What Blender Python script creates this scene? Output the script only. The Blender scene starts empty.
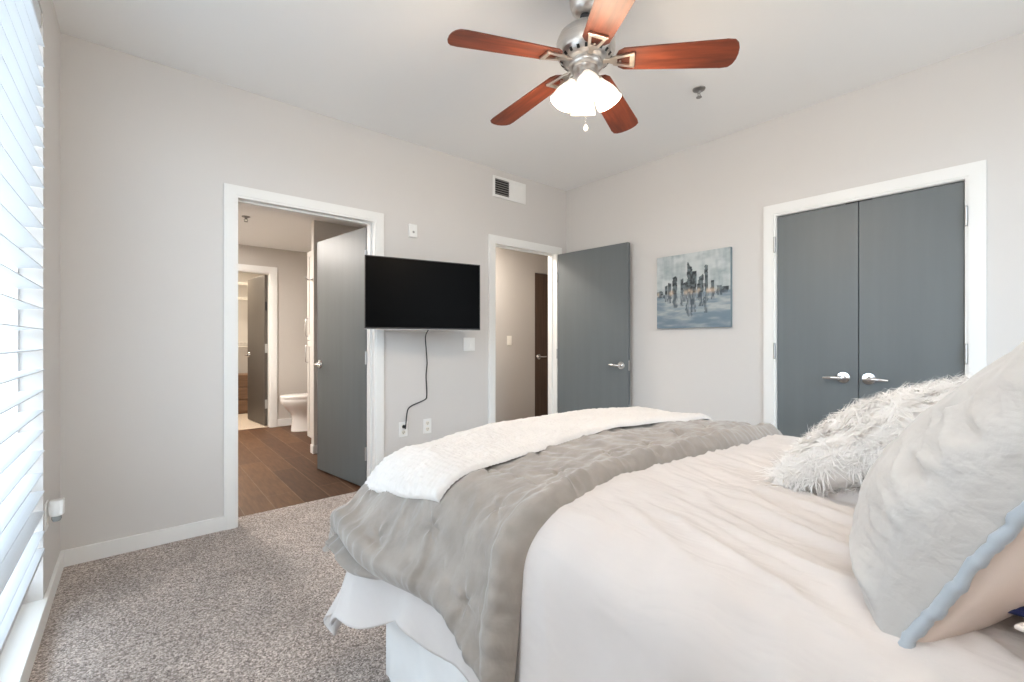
import bpy, bmesh, math, random
import numpy as np
from mathutils import Matrix, Vector, Euler

SC = bpy.context.scene
COL = SC.collection
PI = math.pi
RNG = np.random.default_rng(7)
random.seed(7)

# ------------------------------------------------------------------ camera
cam_d = bpy.data.cameras.new('camera')
cam_d.sensor_fit = 'HORIZONTAL'; cam_d.sensor_width = 36.0
cam_d.lens = 448.0 / 1024.0 * 36.0
cam_d.clip_start = 0.02
cam = bpy.data.objects.new('camera', cam_d); COL.objects.link(cam)
cam.location = (0, 0, 1.15)
cam.rotation_euler = (PI/2, 0, -math.radians(40.08))
SC.camera = cam

# ------------------------------------------------------------------ sky, daylight, exposure
world = bpy.data.worlds.new('daylight'); SC.world = world; world.use_nodes = True
bg = world.node_tree.nodes['Background']
_n = world.node_tree.nodes; _l = world.node_tree.links
_tc = _n.new('ShaderNodeTexCoord'); _sx = _n.new('ShaderNodeSeparateXYZ'); _rp = _n.new('ShaderNodeValToRGB')
_l.new(_tc.outputs['Generated'], _sx.inputs[0]); _l.new(_sx.outputs['Z'], _rp.inputs['Fac']); _l.new(_rp.outputs['Color'], bg.inputs[0])
_rp.color_ramp.elements[0].position = 0.0; _rp.color_ramp.elements[0].color = (.36, .38, .39, 1)      # ground
_rp.color_ramp.elements[1].position = 0.06; _rp.color_ramp.elements[1].color = (.70, .86, 1.0, 1)     # sky
bg.inputs[1].default_value = 5.2
pl = bpy.data.lights.new('window_portal', 'AREA'); pl.shape = 'RECTANGLE'
pl.size = 2.0; pl.size_y = 2.44; pl.cycles.is_portal = True
po = bpy.data.objects.new('window_portal', pl); COL.objects.link(po)
po.location = (-0.425, 1.68, 1.3); po.rotation_euler = (PI/2, 0, -PI/2)

pl2 = bpy.data.lights.new('fill_window_portal', 'AREA'); pl2.shape = 'RECTANGLE'  # portal for the added fill window in the rear wall
pl2.size = 1.3; pl2.size_y = 2.1; pl2.cycles.is_portal = True
po2 = bpy.data.objects.new('fill_window_portal', pl2); COL.objects.link(po2)
po2.location = (2.30, -0.80, 1.47); po2.rotation_euler = (PI/2, 0, 0)

def area(name, loc, size, energy, color, rot=(0, 0, 0)):
    l = bpy.data.lights.new(name, 'AREA'); l.shape = 'SQUARE'; l.size = size
    l.energy = energy; l.color = color
    o = bpy.data.objects.new(name, l); COL.objects.link(o); o.location = loc; o.rotation_euler = rot
    return o
area('bathroom_light', (0.15, 5.5, 2.36), 0.4, 62, (1, .93, .86))
area('closet_light', (0.9, 7.7, 2.36), 0.3, 24, (1, .87, .70))
area('hall_light', (2.75, 3.85, 2.36), 0.3, 22, (1, .91, .82))
# unseen fill lamp added as an assumed flash, bounced into the corner behind the camera
area('bounce_fill', (0.30, -0.15, 1.95), 0.3, 22, (.92, .97, 1), Vector((-.60, -.30, .50)).to_track_quat('-Z', 'Y').to_euler())

vs = SC.view_settings
vs.view_transform = 'Standard'; vs.look = 'None'; vs.gamma = 1.0; vs.use_curve_mapping = False
vs.exposure = 0.42
cy = SC.cycles
cy.use_denoising = True
cy.max_bounces = 12; cy.diffuse_bounces = 8; cy.glossy_bounces = 4; cy.transmission_bounces = 6
cy.transparent_max_bounces = 16; cy.sample_clamp_indirect = 8.0
cy.caustics_reflective = False; cy.caustics_refractive = False

# ------------------------------------------------------------------ room numbers
XL, XR, YB, YR, H = -0.29, 3.452, 3.22, -0.66, 2.718
WT = 0.12

# ------------------------------------------------------------------ materials
def lin(c):
    return tuple(((v/255)/12.92 if v/255 <= .04045 else ((v/255+.055)/1.055)**2.4) for v in c)

class NT:
    def __init__(s, name):
        s.m = bpy.data.materials.new(name); s.m.use_nodes = True
        s.t = s.m.node_tree; s.n = s.t.nodes; s.l = s.t.links
        s.p = s.n['Principled BSDF']; s.out = s.n['Material Output']
    def add(s, typ, **kw):
        n = s.n.new(typ)
        for k, v in kw.items():
            if k in n.inputs.keys(): n.inputs[k].default_value = v
            else: setattr(n, k, v)
        return n
    def link(s, a, b): s.l.new(a, b)
    def coords(s, scale=(1, 1, 1), rot=(0, 0, 0)):
        tc = s.n.new('ShaderNodeTexCoord'); mp = s.n.new('ShaderNodeMapping')
        mp.inputs['Scale'].default_value = scale; mp.inputs['Rotation'].default_value = rot
        s.link(tc.outputs['Object'], mp.inputs['Vector']); return mp.outputs['Vector']
    def noise(s, vec, scale, detail=3, rough=.5):
        n = s.add('ShaderNodeTexNoise'); n.inputs['Scale'].default_value = scale
        n.inputs['Detail'].default_value = detail; n.inputs['Roughness'].default_value = rough
        s.link(vec, n.inputs['Vector']); return n.outputs['Fac']
    def ramp(s, fac, stops):
        r = s.n.new('ShaderNodeValToRGB'); e = r.color_ramp.elements
        while len(e) < len(stops): e.new(.5)
        for i, (p, c) in enumerate(stops):
            e[i].position = p; e[i].color = (*c, 1)
        s.link(fac, r.inputs['Fac']); return r.outputs['Color']
    def bump(s, h, strength=.3, dist=.01):
        b = s.n.new('ShaderNodeBump'); b.inputs['Strength'].default_value = strength
        b.inputs['Distance'].default_value = dist
        s.link(h, b.inputs['Height']); s.link(b.outputs['Normal'], s.p.inputs['Normal'])

def M(name, col, rough=.5, metal=0, spec=.5, sheen=0, var=0, vscale=3, bump=0, bscale=200, bdist=.002, stretch=(1, 1, 1), coat=0):
    a = NT(name); p = a.p
    p.inputs['Roughness'].default_value = rough; p.inputs['Metallic'].default_value = metal
    p.inputs['Specular IOR Level'].default_value = spec
    if sheen:
        p.inputs['Sheen Weight'].default_value = sheen; p.inputs['Sheen Roughness'].default_value = .4
    if coat:
        p.inputs['Coat Weight'].default_value = coat; p.inputs['Coat Roughness'].default_value = .1
    p.inputs['Base Color'].default_value = (*col, 1)
    v = a.coords(stretch)
    if var:
        f = a.noise(v, vscale, 4)
        c = a.ramp(f, [(.25, tuple(x*(1-var) for x in col)), (.75, tuple(min(1, x*(1+var)) for x in col))])
        a.link(c, p.inputs['Base Color'])
    if bump:
        a.bump(a.noise(v, bscale, 3), bump, bdist)
    return a.m

MT = {}
MT['wall'] = M('wall_paint', lin((215, 212, 209)), .75, spec=.25, bump=.08, bscale=260, bdist=.001)
MT['ceil'] = M('ceiling_paint', lin((240, 240, 239)), .85, spec=.2, bump=.1, bscale=180, bdist=.001)
MT['bathwall'] = M('bathroom_paint', lin((196, 191, 185)), .75, spec=.25)
MT['trim'] = M('white_trim_paint', lin((238, 238, 236)), .4, spec=.4)
MT['door'] = M('charcoal_door_paint', lin((104, 110, 112)), .42, spec=.45, var=.05, vscale=2.5, stretch=(6, 6, .5))
MT['darkdoor'] = M('dark_door_paint', lin((84, 78, 72)), .42, spec=.4, var=.06, vscale=3, stretch=(6, 6, .5))
MT['walnut_door'] = M('dark_walnut', lin((84, 66, 54)), .4, var=.3, vscale=4, stretch=(14, 14, .7))
MT['nickel'] = M('satin_nickel', (.72, .71, .70), .25, metal=1)
MT['brushed'] = M('brushed_nickel', (.62, .59, .56), .3, metal=1, var=.1, vscale=8, stretch=(1, 1, 30))
MT['iron'] = M('pewter_metal', (.70, .62, .54), .35, metal=1)
MT['hinge'] = M('steel_hinge', (.55, .55, .55), .4, metal=1)
MT['plastic'] = M('white_plastic', lin((240, 240, 238)), .35)
MT['greyplastic'] = M('grey_clear_plastic', lin((150, 155, 155)), .15)
MT['black'] = M('black_plastic', (.012, .012, .013), .4)
MT['screen'] = M('black_screen', (.002, .002, .0022), .35, spec=.04)
MT['slot'] = M('dark_slot', (.02, .02, .02), .7)
MT['vane'] = M('grey_vane', lin((170, 168, 165)), .5)
MT['porcelain'] = M('porcelain', lin((240, 238, 235)), .12, coat=.5)
MT['cabinet'] = M('white_cabinet_paint', lin((208, 204, 198)), .5)
MT['ivory'] = M('ivory_plastic', lin((236, 232, 222)), .4)
MT['sprink'] = M('dull_steel', (.34, .33, .32), .4, metal=1)
MT['chrome'] = M('chrome', (.85, .85, .85), .1, metal=1)
MT['drawerwood'] = M('weathered_wood', lin((120, 92, 70)), .5, var=.3, vscale=5, stretch=(1, 6, 12))
MT['wire'] = M('white_wire', lin((232, 228, 220)), .4)
MT['frame'] = M('window_frame_vinyl', lin((225, 225, 225)), .4)

# carpet
a = NT('carpet_pile'); v = a.coords()
n1 = a.noise(v, 120, 4, .85); n2 = a.noise(v, 260, 3, .8); n3 = a.noise(v, 3.0, 3, .5)
mx = a.add('ShaderNodeMath', operation='ADD'); a.link(n1, mx.inputs[0]); a.link(n2, mx.inputs[1])
vo = a.add('ShaderNodeTexVoronoi'); vo.inputs['Scale'].default_value = 185; a.link(v, vo.inputs['Vector'])
vs_ = a.add('ShaderNodeSeparateColor'); a.link(vo.outputs['Color'], vs_.inputs[0])
vm = a.add('ShaderNodeMapRange'); a.link(vs_.outputs[0], vm.inputs['Value']); vm.inputs['To Min'].default_value = .36; vm.inputs['To Max'].default_value = .64
h0 = a.add('ShaderNodeMath', operation='MULTIPLY'); a.link(mx.outputs[0], h0.inputs[0]); h0.inputs[1].default_value = .5
hf = a.add('ShaderNodeMix', data_type='FLOAT'); hf.inputs[0].default_value = .5; a.link(h0.outputs[0], hf.inputs[2]); a.link(vm.outputs[0], hf.inputs[3])
c1 = a.ramp(hf.outputs[0], [(.38, lin((72, 64, 61))), (.46, lin((150, 140, 135))), (.53, lin((192, 182, 176))), (.61, lin((248, 240, 234)))])
c2 = a.ramp(n3, [(.3, (.86, .86, .86)), (.7, (1.08, 1.07, 1.06))])
mm = a.add('ShaderNodeMix', data_type='RGBA', blend_type='MULTIPLY'); mm.inputs['Factor'].default_value = 1
a.link(c1, mm.inputs['A']); a.link(c2, mm.inputs['B']); a.link(mm.outputs['Result'], a.p.inputs['Base Color'])
a.p.inputs['Roughness'].default_value = 1; a.p.inputs['Specular IOR Level'].default_value = .05
a.bump(hf.outputs[0], .4, .01)
MT['carpet'] = a.m
MT['closetcarpet'] = M('pale_carpet', lin((200, 184, 166)), 1, spec=.05, var=.2, vscale=90, bump=.5, bscale=150, bdist=.01)

# wood planks running away from the bedroom
a = NT('walnut_planks'); v = a.coords(rot=(0, 0, PI/2))
br = a.add('ShaderNodeTexBrick'); br.inputs['Scale'].default_value = 1
br.inputs['Brick Width'].default_value = 1.1; br.inputs['Row Height'].default_value = .185
br.inputs['Mortar Size'].default_value = .003; br.offset = .37
br.inputs['Color1'].default_value = (*lin((104, 74, 50)), 1); br.inputs['Color2'].default_value = (*lin((76, 52, 36)), 1)
br.inputs['Mortar'].default_value = (*lin((118, 96, 78)), 1)
a.link(v, br.inputs['Vector'])
v2 = a.coords((9, 1.0, 1)); g = a.noise(v2, 5, 6, .65)
gc = a.ramp(g, [(.3, (.62, .58, .55)), (.65, (1.2, 1.18, 1.15))])
mm = a.add('ShaderNodeMix', data_type='RGBA', blend_type='MULTIPLY'); mm.inputs['Factor'].default_value = .9
a.link(br.outputs['Color'], mm.inputs['A']); a.link(gc, mm.inputs['B']); a.link(mm.outputs['Result'], a.p.inputs['Base Color'])
a.p.inputs['Roughness'].default_value = .5; a.p.inputs['Specular IOR Level'].default_value = .25
MT['planks'] = a.m

# cherry fan blade
a = NT('cherry_wood'); v = a.coords((1.2, 14, 14)); g = a.noise(v, 4, 5, .6)
a.link(a.ramp(g, [(.3, lin((80, 34, 19))), (.7, lin((128, 60, 34)))]), a.p.inputs['Base Color'])
a.p.inputs['Roughness'].default_value = .5
MT['cherry'] = a.m

# fabrics
def fabric(name, col, rough=.9, sheen=.2, weave=900, wb=.15, var=.04, vscale=6, crease=None):
    a = NT(name); p = a.p; v = a.coords()
    f = a.noise(v, vscale, 4)
    a.link(a.ramp(f, [(.3, tuple(x*(1-var) for x in col)), (.7, tuple(min(1, x*(1+var)) for x in col))]), p.inputs['Base Color'])
    p.inputs['Roughness'].default_value = rough; p.inputs['Specular IOR Level'].default_value = .15
    p.inputs['Sheen Weight'].default_value = sheen; p.inputs['Sheen Roughness'].default_value = .45
    a.bump(a.noise(v, weave, 2), wb, .0015)
    if crease:      # soft directional creases: scale vector, z rotation, strength, distance
        sc, rz, st, ds = crease
        v2 = a.coords(sc, (0, 0, rz)); n = a.add('ShaderNodeTexNoise'); n.inputs['Scale'].default_value = 1; n.inputs['Detail'].default_value = 3
        n.inputs['Distortion'].default_value = .2; a.link(v2, n.inputs['Vector'])
        b = a.add('ShaderNodeBump'); b.inputs['Strength'].default_value = st; b.inputs['Distance'].default_value = ds
        a.link(n.outputs['Fac'], b.inputs['Height'])
        fine = [x for x in a.n if x.type == 'BUMP' and x != b][0]
        a.link(fine.outputs['Normal'], b.inputs['Normal']); a.link(b.outputs['Normal'], p.inputs['Normal'])
    return a.m
MT['duvet'] = fabric('white_cotton', lin((206, 199, 195)), sheen=.1, crease=((22, 2.6, 6), math.radians(24), .5, .02))
MT['quilt'] = fabric('taupe_velvet', lin((149, 141, 134)), sheen=.35, var=.12, vscale=13, weave=500, crease=((14, 18, 14), .4, .4, .02))
MT['sherpa'] = fabric('white_sherpa', lin((214, 208, 203)), sheen=.2, weave=130, wb=.6)
MT['skirt'] = fabric('white_skirt_cotton', lin((232, 230, 228)), sheen=.05)
MT['sham'] = fabric('pale_grey_velvet', lin((190, 187, 184)), sheen=.25, weave=600, crease=((4, 26, 28), 0, .34, .018))
MT['shamback'] = fabric('beige_satin', lin((216, 200, 190)), rough=.6, sheen=.1)
MT['piping'] = fabric('blue_grey_satin', lin((172, 180, 188)), rough=.5, sheen=.3)
MT['pillow'] = fabric('cream_cotton', lin((230, 216, 206)))
MT['navy'] = fabric('navy_cotton', lin((38, 44, 84)))
MT['fur'] = fabric('white_faux_fur', lin((236, 233, 230)), sheen=.1)
MT['mattress'] = fabric('mattress_ticking', lin((230, 230, 228)))

# glass
a = NT('window_glass')
tr = a.add('ShaderNodeBsdfTransparent'); gl = a.add('ShaderNodeBsdfGlossy'); gl.inputs['Roughness'].default_value = .02
mxs = a.add('ShaderNodeMixShader'); mxs.inputs[0].default_value = .06
a.link(tr.outputs[0], mxs.inputs[1]); a.link(gl.outputs[0], mxs.inputs[2]); a.link(mxs.outputs[0], a.out.inputs['Surface'])
MT['glass'] = a.m
# slats: white, slightly translucent
a = NT('white_faux_wood'); a.p.inputs['Base Color'].default_value = (.70, .73, .76, 1); a.p.inputs['Roughness'].default_value = .4
tl = a.add('ShaderNodeBsdfTranslucent'); tl.inputs['Color'].default_value = (.85, .9, .95, 1)
mxs = a.add('ShaderNodeMixShader'); mxs.inputs[0].default_value = .05
a.link(a.p.outputs[0], mxs.inputs[1]); a.link(tl.outputs[0], mxs.inputs[2]); a.link(mxs.outputs[0], a.out.inputs['Surface'])
MT['slat'] = a.m
# lit frosted glass
a = NT('lit_frosted_glass'); a.p.inputs['Base Color'].default_value = (.95, .9, .82, 1)
a.p.inputs['Emission Color'].default_value = (1, .90, .76, 1); a.p.inputs['Emission Strength'].default_value = .5
a.p.inputs['Roughness'].default_value = .3
MT['litglass'] = a.m

# ------------------------------------------------------------------ mesh helpers
class MB:
    def __init__(s): s.v = []; s.f = []; s.mi = []
    def _add(s, vs, fs, mi=0):
        b = len(s.v); s.v += [tuple(map(float, p)) for p in vs]
        s.f += [tuple(i+b for i in f) for f in fs]; s.mi += [mi]*len(fs); return s
    def box(s, x0, y0, z0, x1, y1, z1, mi=0, mat=None):
        vs = [(x, y, z) for x in (x0, x1) for y in (y0, y1) for z in (z0, z1)]
        if mat is not None: vs = [tuple(mat @ Vector(p)) for p in vs]
        return s._add(vs, [(0, 1, 3, 2), (4, 6, 7, 5), (0, 4, 5, 1), (2, 3, 7, 6), (0, 2, 6, 4), (1, 5, 7, 3)], mi)
    def prism(s, poly, z0, z1, mat=None, mi=0):
        n = len(poly); vs = [(x, y, z0) for x, y in poly]+[(x, y, z1) for x, y in poly]
        if mat is not None: vs = [tuple(mat @ Vector(p)) for p in vs]
        fs = [tuple(range(n))[::-1], tuple(range(n, 2*n))]+[(i, (i+1) % n, n+(i+1) % n, n+i) for i in range(n)]
        return s._add(vs, fs, mi)
    def ring(s, outer, inner, z0, z1, mat=None, mi=0):
        n = len(outer)
        vs = [(x, y, z) for z in (z0, z1) for poly in (outer, inner) for x, y in poly]
        if mat is not None: vs = [tuple(mat @ Vector(p)) for p in vs]
        fs = []
        for i in range(n):
            j = (i+1) % n
            fs += [(i, n+i, n+j, j), (2*n+i, 2*n+j, 3*n+j, 3*n+i), (i, j, 2*n+j, 2*n+i), (n+i, 3*n+i, 3*n+j, n+j)]
        return s._add(vs, fs, mi)
    def lathe(s, prof, mat=None, seg=32, mi=0, cap=True):
        vs = []; fs = []; n = len(prof)
        for r, z in prof:
            for k in range(seg):
                t = 2*PI*k/seg; vs.append((r*math.cos(t), r*math.sin(t), z))
        for i in range(n-1):
            for k in range(seg):
                l = (k+1) % seg
                fs.append((i*seg+k, i*seg+l, (i+1)*seg+l, (i+1)*seg+k))
        if cap:
            fs.append(tuple(range(seg))[::-1]); fs.append(tuple(range((n-1)*seg, n*seg)))
        if mat is not None: vs = [tuple(mat @ Vector(p)) for p in vs]
        return s._add(vs, fs, mi)
    def tube(s, pts, r, seg=10, mi=0, closed=False):
        pts = [Vector(p) for p in pts]; n = len(pts)
        rs = r if hasattr(r, '__len__') else [r]*n
        vs = []; fs = []; up = None
        for i, p in enumerate(pts):
            if closed: d = pts[(i+1) % n]-pts[i-1]
            else: d = pts[min(i+1, n-1)]-pts[max(i-1, 0)]
            d.normalize()
            if up is None:
                up = Vector((0, 0, 1)) if abs(d.z) < .9 else Vector((1, 0, 0))
            up = (up-d*up.dot(d)).normalized(); sd = d.cross(up)
            for k in range(seg):
                t = 2*PI*k/seg; vs.append(p+(up*math.cos(t)+sd*math.sin(t))*rs[i])
        for i in range(n if closed else n-1):
            j = (i+1) % n
            for k in range(seg):
                l = (k+1) % seg; fs.append((i*seg+k, i*seg+l, j*seg+l, j*seg+k))
        if not closed:
            fs.append(tuple(range(seg))[::-1]); fs.append(tuple(range((n-1)*seg, n*seg)))
        return s._add(vs, fs, mi)
    def grid(s, P, mi=0, flip=False):
        n, m, _ = P.shape
        fs = []
        for i in range(n-1):
            for j in range(m-1):
                q = (i*m+j, (i+1)*m+j, (i+1)*m+j+1, i*m+j+1)
                fs.append(q[::-1] if flip else q)
        return s._add(P.reshape(-1, 3), fs, mi)
    def build(s, name, mats, parent=None, smooth=False, bevel=0, local=False, seg=2, angle=35):
        me = bpy.data.meshes.new(name)
        org = ORG.get(parent, (0, 0, 0)) if (parent and not local) else (0, 0, 0)
        me.from_pydata([(x-org[0], y-org[1], z-org[2]) for x, y, z in s.v], [], s.f)
        if not isinstance(mats, (list, tuple)): mats = [mats]
        for m in mats: me.materials.append(MT[m] if isinstance(m, str) else m)
        me.polygons.foreach_set('material_index', s.mi)
        bm = bmesh.new(); bm.from_mesh(me)
        bmesh.ops.recalc_face_normals(bm, faces=bm.faces); bm.to_mesh(me); bm.free()
        if smooth:
            me.polygons.foreach_set('use_smooth', [True]*len(me.polygons))
            if smooth == 'auto': me.set_sharp_from_angle(angle=math.radians(angle))
        o = bpy.data.objects.new(name, me); COL.objects.link(o)
        if parent: o.parent = parent
        ORG[o] = ORG.get(parent, (0, 0, 0)) if parent else (0, 0, 0)
        if bevel:
            b = o.modifiers.new('bevel', 'BEVEL'); b.width = bevel; b.segments = seg
            b.limit_method = 'ANGLE'; b.angle_limit = math.radians(40)
        return o
ORG = {}

def tag(o, label, cat, group=None):
    o['label'] = label; o['category'] = cat
    if group: o['group'] = group
    return o
def thing(name, label, cat, loc=(0, 0, 0), rz=0, group=None):
    o = bpy.data.objects.new(name, None); COL.objects.link(o); o.empty_display_size = .1
    o.location = loc; o.rotation_euler = (0, 0, rz); ORG[o] = tuple(loc)
    return tag(o, label, cat, group)
def struct(o): o['kind'] = 'structure'; return o
def copy_tree(o, parent=None):
    c = o.copy(); COL.objects.link(c)
    if parent: c.parent = parent
    for ch in list(o.children): copy_tree(ch, c)
    return c
def T(x, y, z): return Matrix.Translation((x, y, z))
def R(a, ax): return Matrix.Rotation(a, 4, ax)

def vnoise(x, y, seed=0):
    x = np.asarray(x, float); y = np.asarray(y, float)
    xi = np.floor(x).astype(np.int64); yi = np.floor(y).astype(np.int64); fx = x-xi; fy = y-yi
    def h(i, j):
        n = (i*374761393+j*668265263+seed*974711) & 0xffffffff
        n = ((n ^ (n >> 13))*1274126177) & 0xffffffff
        return ((n ^ (n >> 16)) & 0xffff)/32767.5-1
    u = fx*fx*fx*(fx*(fx*6-15)+10); w = fy*fy*fy*(fy*(fy*6-15)+10)
    return (h(xi, yi)*(1-u)+h(xi+1, yi)*u)*(1-w)+(h(xi, yi+1)*(1-u)+h(xi+1, yi+1)*u)*w
def fbm(x, y, seed=0, o=3):
    s = 0; a = 1
    for k in range(o): s = s+a*vnoise(x*2**k, y*2**k, seed+k); a *= .5
    return s
def sstep(e0, e1, x):
    t = np.clip((x-e0)/(e1-e0), 0, 1); return t*t*(3-2*t)

# ================================================================== SETTING
# floors
struct(MB().box(XL-WT, YR-WT, -.05, XR+WT, 3.385, 0).build('floor', 'carpet'))
struct(MB().box(-.4, 3.385, -.05, 2.37, 6.70, -.003).build('floor_bathroom', 'planks'))
struct(MB().box(.2, 6.70, -.05, 1.95, 8.9, .0).build('floor_closet', 'closetcarpet'))
struct(MB().box(2.37, 3.385, -.05, 5.2, 4.5, -.002).build('floor_hall', 'planks'))
# ceilings
struct(MB().box(XL-WT, YR-WT, H, XR+WT, YB+WT, H+.05).build('ceiling', 'ceil'))
struct(MB().box(-.4, YB+WT, 2.385, 2.37, 9.0, 2.44).build('ceiling_bathroom', 'ceil'))
struct(MB().box(2.37, YB+WT, 2.42, 5.2, 4.5, 2.47).build('ceiling_hall', 'ceil'))

# bedroom walls
D1a, D1b, D2a, D2b, DH = .484, 1.366, 2.50, 3.30, 2.04
m = MB()
J = .012
for x0, x1, z0, z1 in ((XL-WT, D1a-J, 0, H), (D1a-J, D1b+J, DH+J, H), (D1b+J, D2a-J, 0, H), (D2a-J, D2b+J, DH+J, H), (D2b+J, XR+WT, 0, H)):
    m.box(x0, YB, z0, x1, YB+WT, z1)
struct(m.build('wall_back', 'wall'))
CA, CB, CH = .273, 1.217, 2.032
m = MB()
for y0, y1, z0, z1 in ((YR-WT, CA, 0, H), (CA, CB, CH, H), (CB, YB, 0, H)):
    m.box(XR, y0, z0, XR+WT, y1, z1)
m.box(XR+WT, .1, 0, XR+WT+.03, 1.4, 2.2)  # panel added behind the closet doors to stop outside light leaking through
struct(m.build('wall_right', 'wall'))
WY0, WY1, WZ0, WZ1 = .70, 2.66, .085, 2.50
m = MB()
for y0, y1, z0, z1 in ((YR-WT, WY0, 0, H), (WY1, YB, 0, H), (WY0, WY1, WZ1, H), (WY0, WY1, 0, WZ0-.012)):
    m.box(XL-WT, y0, z0, XL, y1, z1)
struct(m.build('wall_left', 'wall'))
RX0, RX1, RZ0, RZ1 = 1.70, 2.90, .45, 2.50  # opening for an unseen window, added to even out light on bed and walls
m = MB()
for x0, x1, z0, z1 in ((XL-WT, RX0, 0, H), (RX1, XR+WT, 0, H), (RX0, RX1, 0, RZ0), (RX0, RX1, RZ1, H)):
    m.box(x0, YR-WT, z0, x1, YR, z1)
struct(m.build('wall_rear', 'wall'))
m = MB(); xm = (RX0+RX1)/2
for x0, x1, z0, z1 in ((RX0, RX0+.05, RZ0, RZ1), (RX1-.05, RX1, RZ0, RZ1), (RX0+.05, xm-.025, RZ0, RZ0+.05), (RX0+.05, xm-.025, RZ1-.05, RZ1), (xm+.025, RX1-.05, RZ0, RZ0+.05), (xm+.025, RX1-.05, RZ1-.05, RZ1), (xm-.025, xm+.025, RZ0, RZ1)):
    m.box(x0, YR-.095, z0, x1, YR-.05, z1)
fill_win = struct(m.build('fill_window', 'frame'))  # added window behind the bed, lets in extra sky light
for x0, x1 in ((RX0+.05, xm-.025), (xm+.025, RX1-.05)):
    MB().box(x0, YR-.075, RZ0+.05, x1, YR-.071, RZ1-.05).build('pane', 'glass', fill_win)
# ledge under the window
struct(MB().box(XL-WT, WY0, WZ0-.012, XL+.014, WY1+.06, WZ0).build('trim_1', 'trim', bevel=.002))

# baseboards with a small step on top
def base(name, x0, y0, x1, y1): return struct(MB().box(x0, y0, 0, x1, y1, .085).build(name, 'trim', bevel=.003))
base('baseboard_back', XL, YB-.014, .417, YB)
base('baseboard_back.001', 1.436, YB-.014, 2.433, YB)
base('baseboard_left', XL, WY1+.062, XL+.014, YB-.014)
struct(MB().box(XL, WY0, 0, XL+.014, WY1+.06, WZ0-.0125).build('baseboard_left', 'trim'))
base('baseboard_left', XL, YR+.014, XL+.014, WY0-.002)
base('baseboard_right', XR-.014, 1.293, XR, YB)
base('baseboard_right.001', XR-.014, YR, XR, .194)
base('baseboard_rear', XL, YR, XR, YR+.014)

# casings
def casing(name, a, b, top, w, plane, sgn, axis):
    # stepped flat casing around an opening; axis x = opening runs along x on plane y
    m = MB()
    def U(i0, i1): return [(a-i1, 0), (a-i1, top+i1), (b+i1, top+i1), (b+i1, 0), (b+i0, 0), (b+i0, top+i0), (a-i0, top+i0), (a-i0, 0)]
    if axis == 'x': Mx = T(0, plane, 0) @ R(PI/2, 'X')
    else: Mx = T(plane, 0, 0) @ R(PI/2, 'Z') @ R(PI/2, 'X')
    s = 1 if axis == 'x' else -1
    for i0, i1, th in ((-.003, .010, .013), (.010, w-.010, .019), (w-.010, w, .015)):
        m.prism(U(i0, i1), 0 if s > 0 else -th, th if s > 0 else 0, mat=Mx)
    return struct(m.build(name, 'trim'))
casing('trim_2', D1a, D1b, DH, .070, YB, -1, 'x')
casing('trim_3', D2a, D2b, DH, .070, YB, -1, 'x')
casing('trim_4', CA, CB, CH, .076, XR, -1, 'y')
def jamb(name, a, b, top, y0, y1, stop):
    m = MB()
    def U(i0, i1): return [(a-i1, 0), (a-i1, top+i1), (b+i1, top+i1), (b+i1, 0), (b+i0, 0), (b+i0, top+i0), (a-i0, top+i0), (a-i0, 0)]
    m.prism(U(0, .0118), -y1, -y0, mat=R(PI/2, 'X'))
    m.prism(U(-.012, 0), -stop[1], -stop[0], mat=R(PI/2, 'X'))
    return struct(m.build(name, 'trim'))
jamb('trim_5', D1a, D1b, DH, YB+.001, YB+WT+.02, (YB+.05, YB+.085))
jamb('trim_6', D2a, D2b, DH, YB+.001, YB+WT-.001, (YB+.05, YB+.085))
m = MB()
m.box(XR+.001, CA, 0, XR+WT-.001, CA+.006, CH); m.box(XR+.001, CB-.006, 0, XR+WT-.001, CB, CH); m.box(XR+.001, CA, CH-.006, XR+WT-.001, CB, CH)
struct(m.build('trim_7', 'trim'))

# window: vinyl frame with a mullion, panes
w = MB()
fx0, fx1 = XL-.115, XL-.068
for y0, y1, z0, z1 in ((WY0, WY0+.05, WZ0, WZ1), (WY1-.020, WY1, WZ0, WZ1), (WY0, WY1, WZ0, WZ0+.09), (WY0, WY1, WZ1-.06, WZ1), (WY0, WY1, .50, .575), ((WY0+WY1)/2-.03, (WY0+WY1)/2+.03, WZ0, WZ1)):
    w.box(fx0, y0, z0, fx1, y1, z1)
win = struct(w.build('window_1', 'frame', bevel=.003))
for z0, z1 in ((WZ0+.09, .50), (.575, WZ1-.06)):
    for y0, y1 in ((WY0+.05, (WY0+WY1)/2-.03), ((WY0+WY1)/2+.03, WY1-.020)):
        MB().box(XL-.094, y0, z0, XL-.090, y1, z1).build('pane', 'glass', win)

# ------------------------------------------------------------------ doors
def lever(parent, M4, flip=1, mat='nickel', back=False):
    """rose + lever; local frame: +z out of the door face, +x along the lever"""
    m = MB().lathe([(.001, 0), (.038, 0), (.038, .004), (.034, .010), (.016, .012), (.012, .017), (.012, .045), (.001, .046)], M4, 28)
    pts = [(0, 0, .042), (.012*flip, 0, .050), (.03*flip, 0, .053), (.065*flip, .001, .052), (.100*flip, .003, .047)]
    m.tube([tuple(M4 @ Vector(p)) for p in pts], [.011, .0115, .011, .010, .0075], 12)
    return m.build('handle', mat, parent, smooth='auto')
def hinge(parent, loc, axis, h=.09):
    m = MB().lathe([(.0065, -h/2), (.0065, h/2)], T(*loc), 12)
    m.lathe([(.008, h/2), (.004, h/2+.006)], T(*loc), 12).lathe([(.004, -h/2-.006), (.008, -h/2)], T(*loc), 12)
    return m.build('hinge', 'hinge', parent, smooth='auto')

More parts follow.
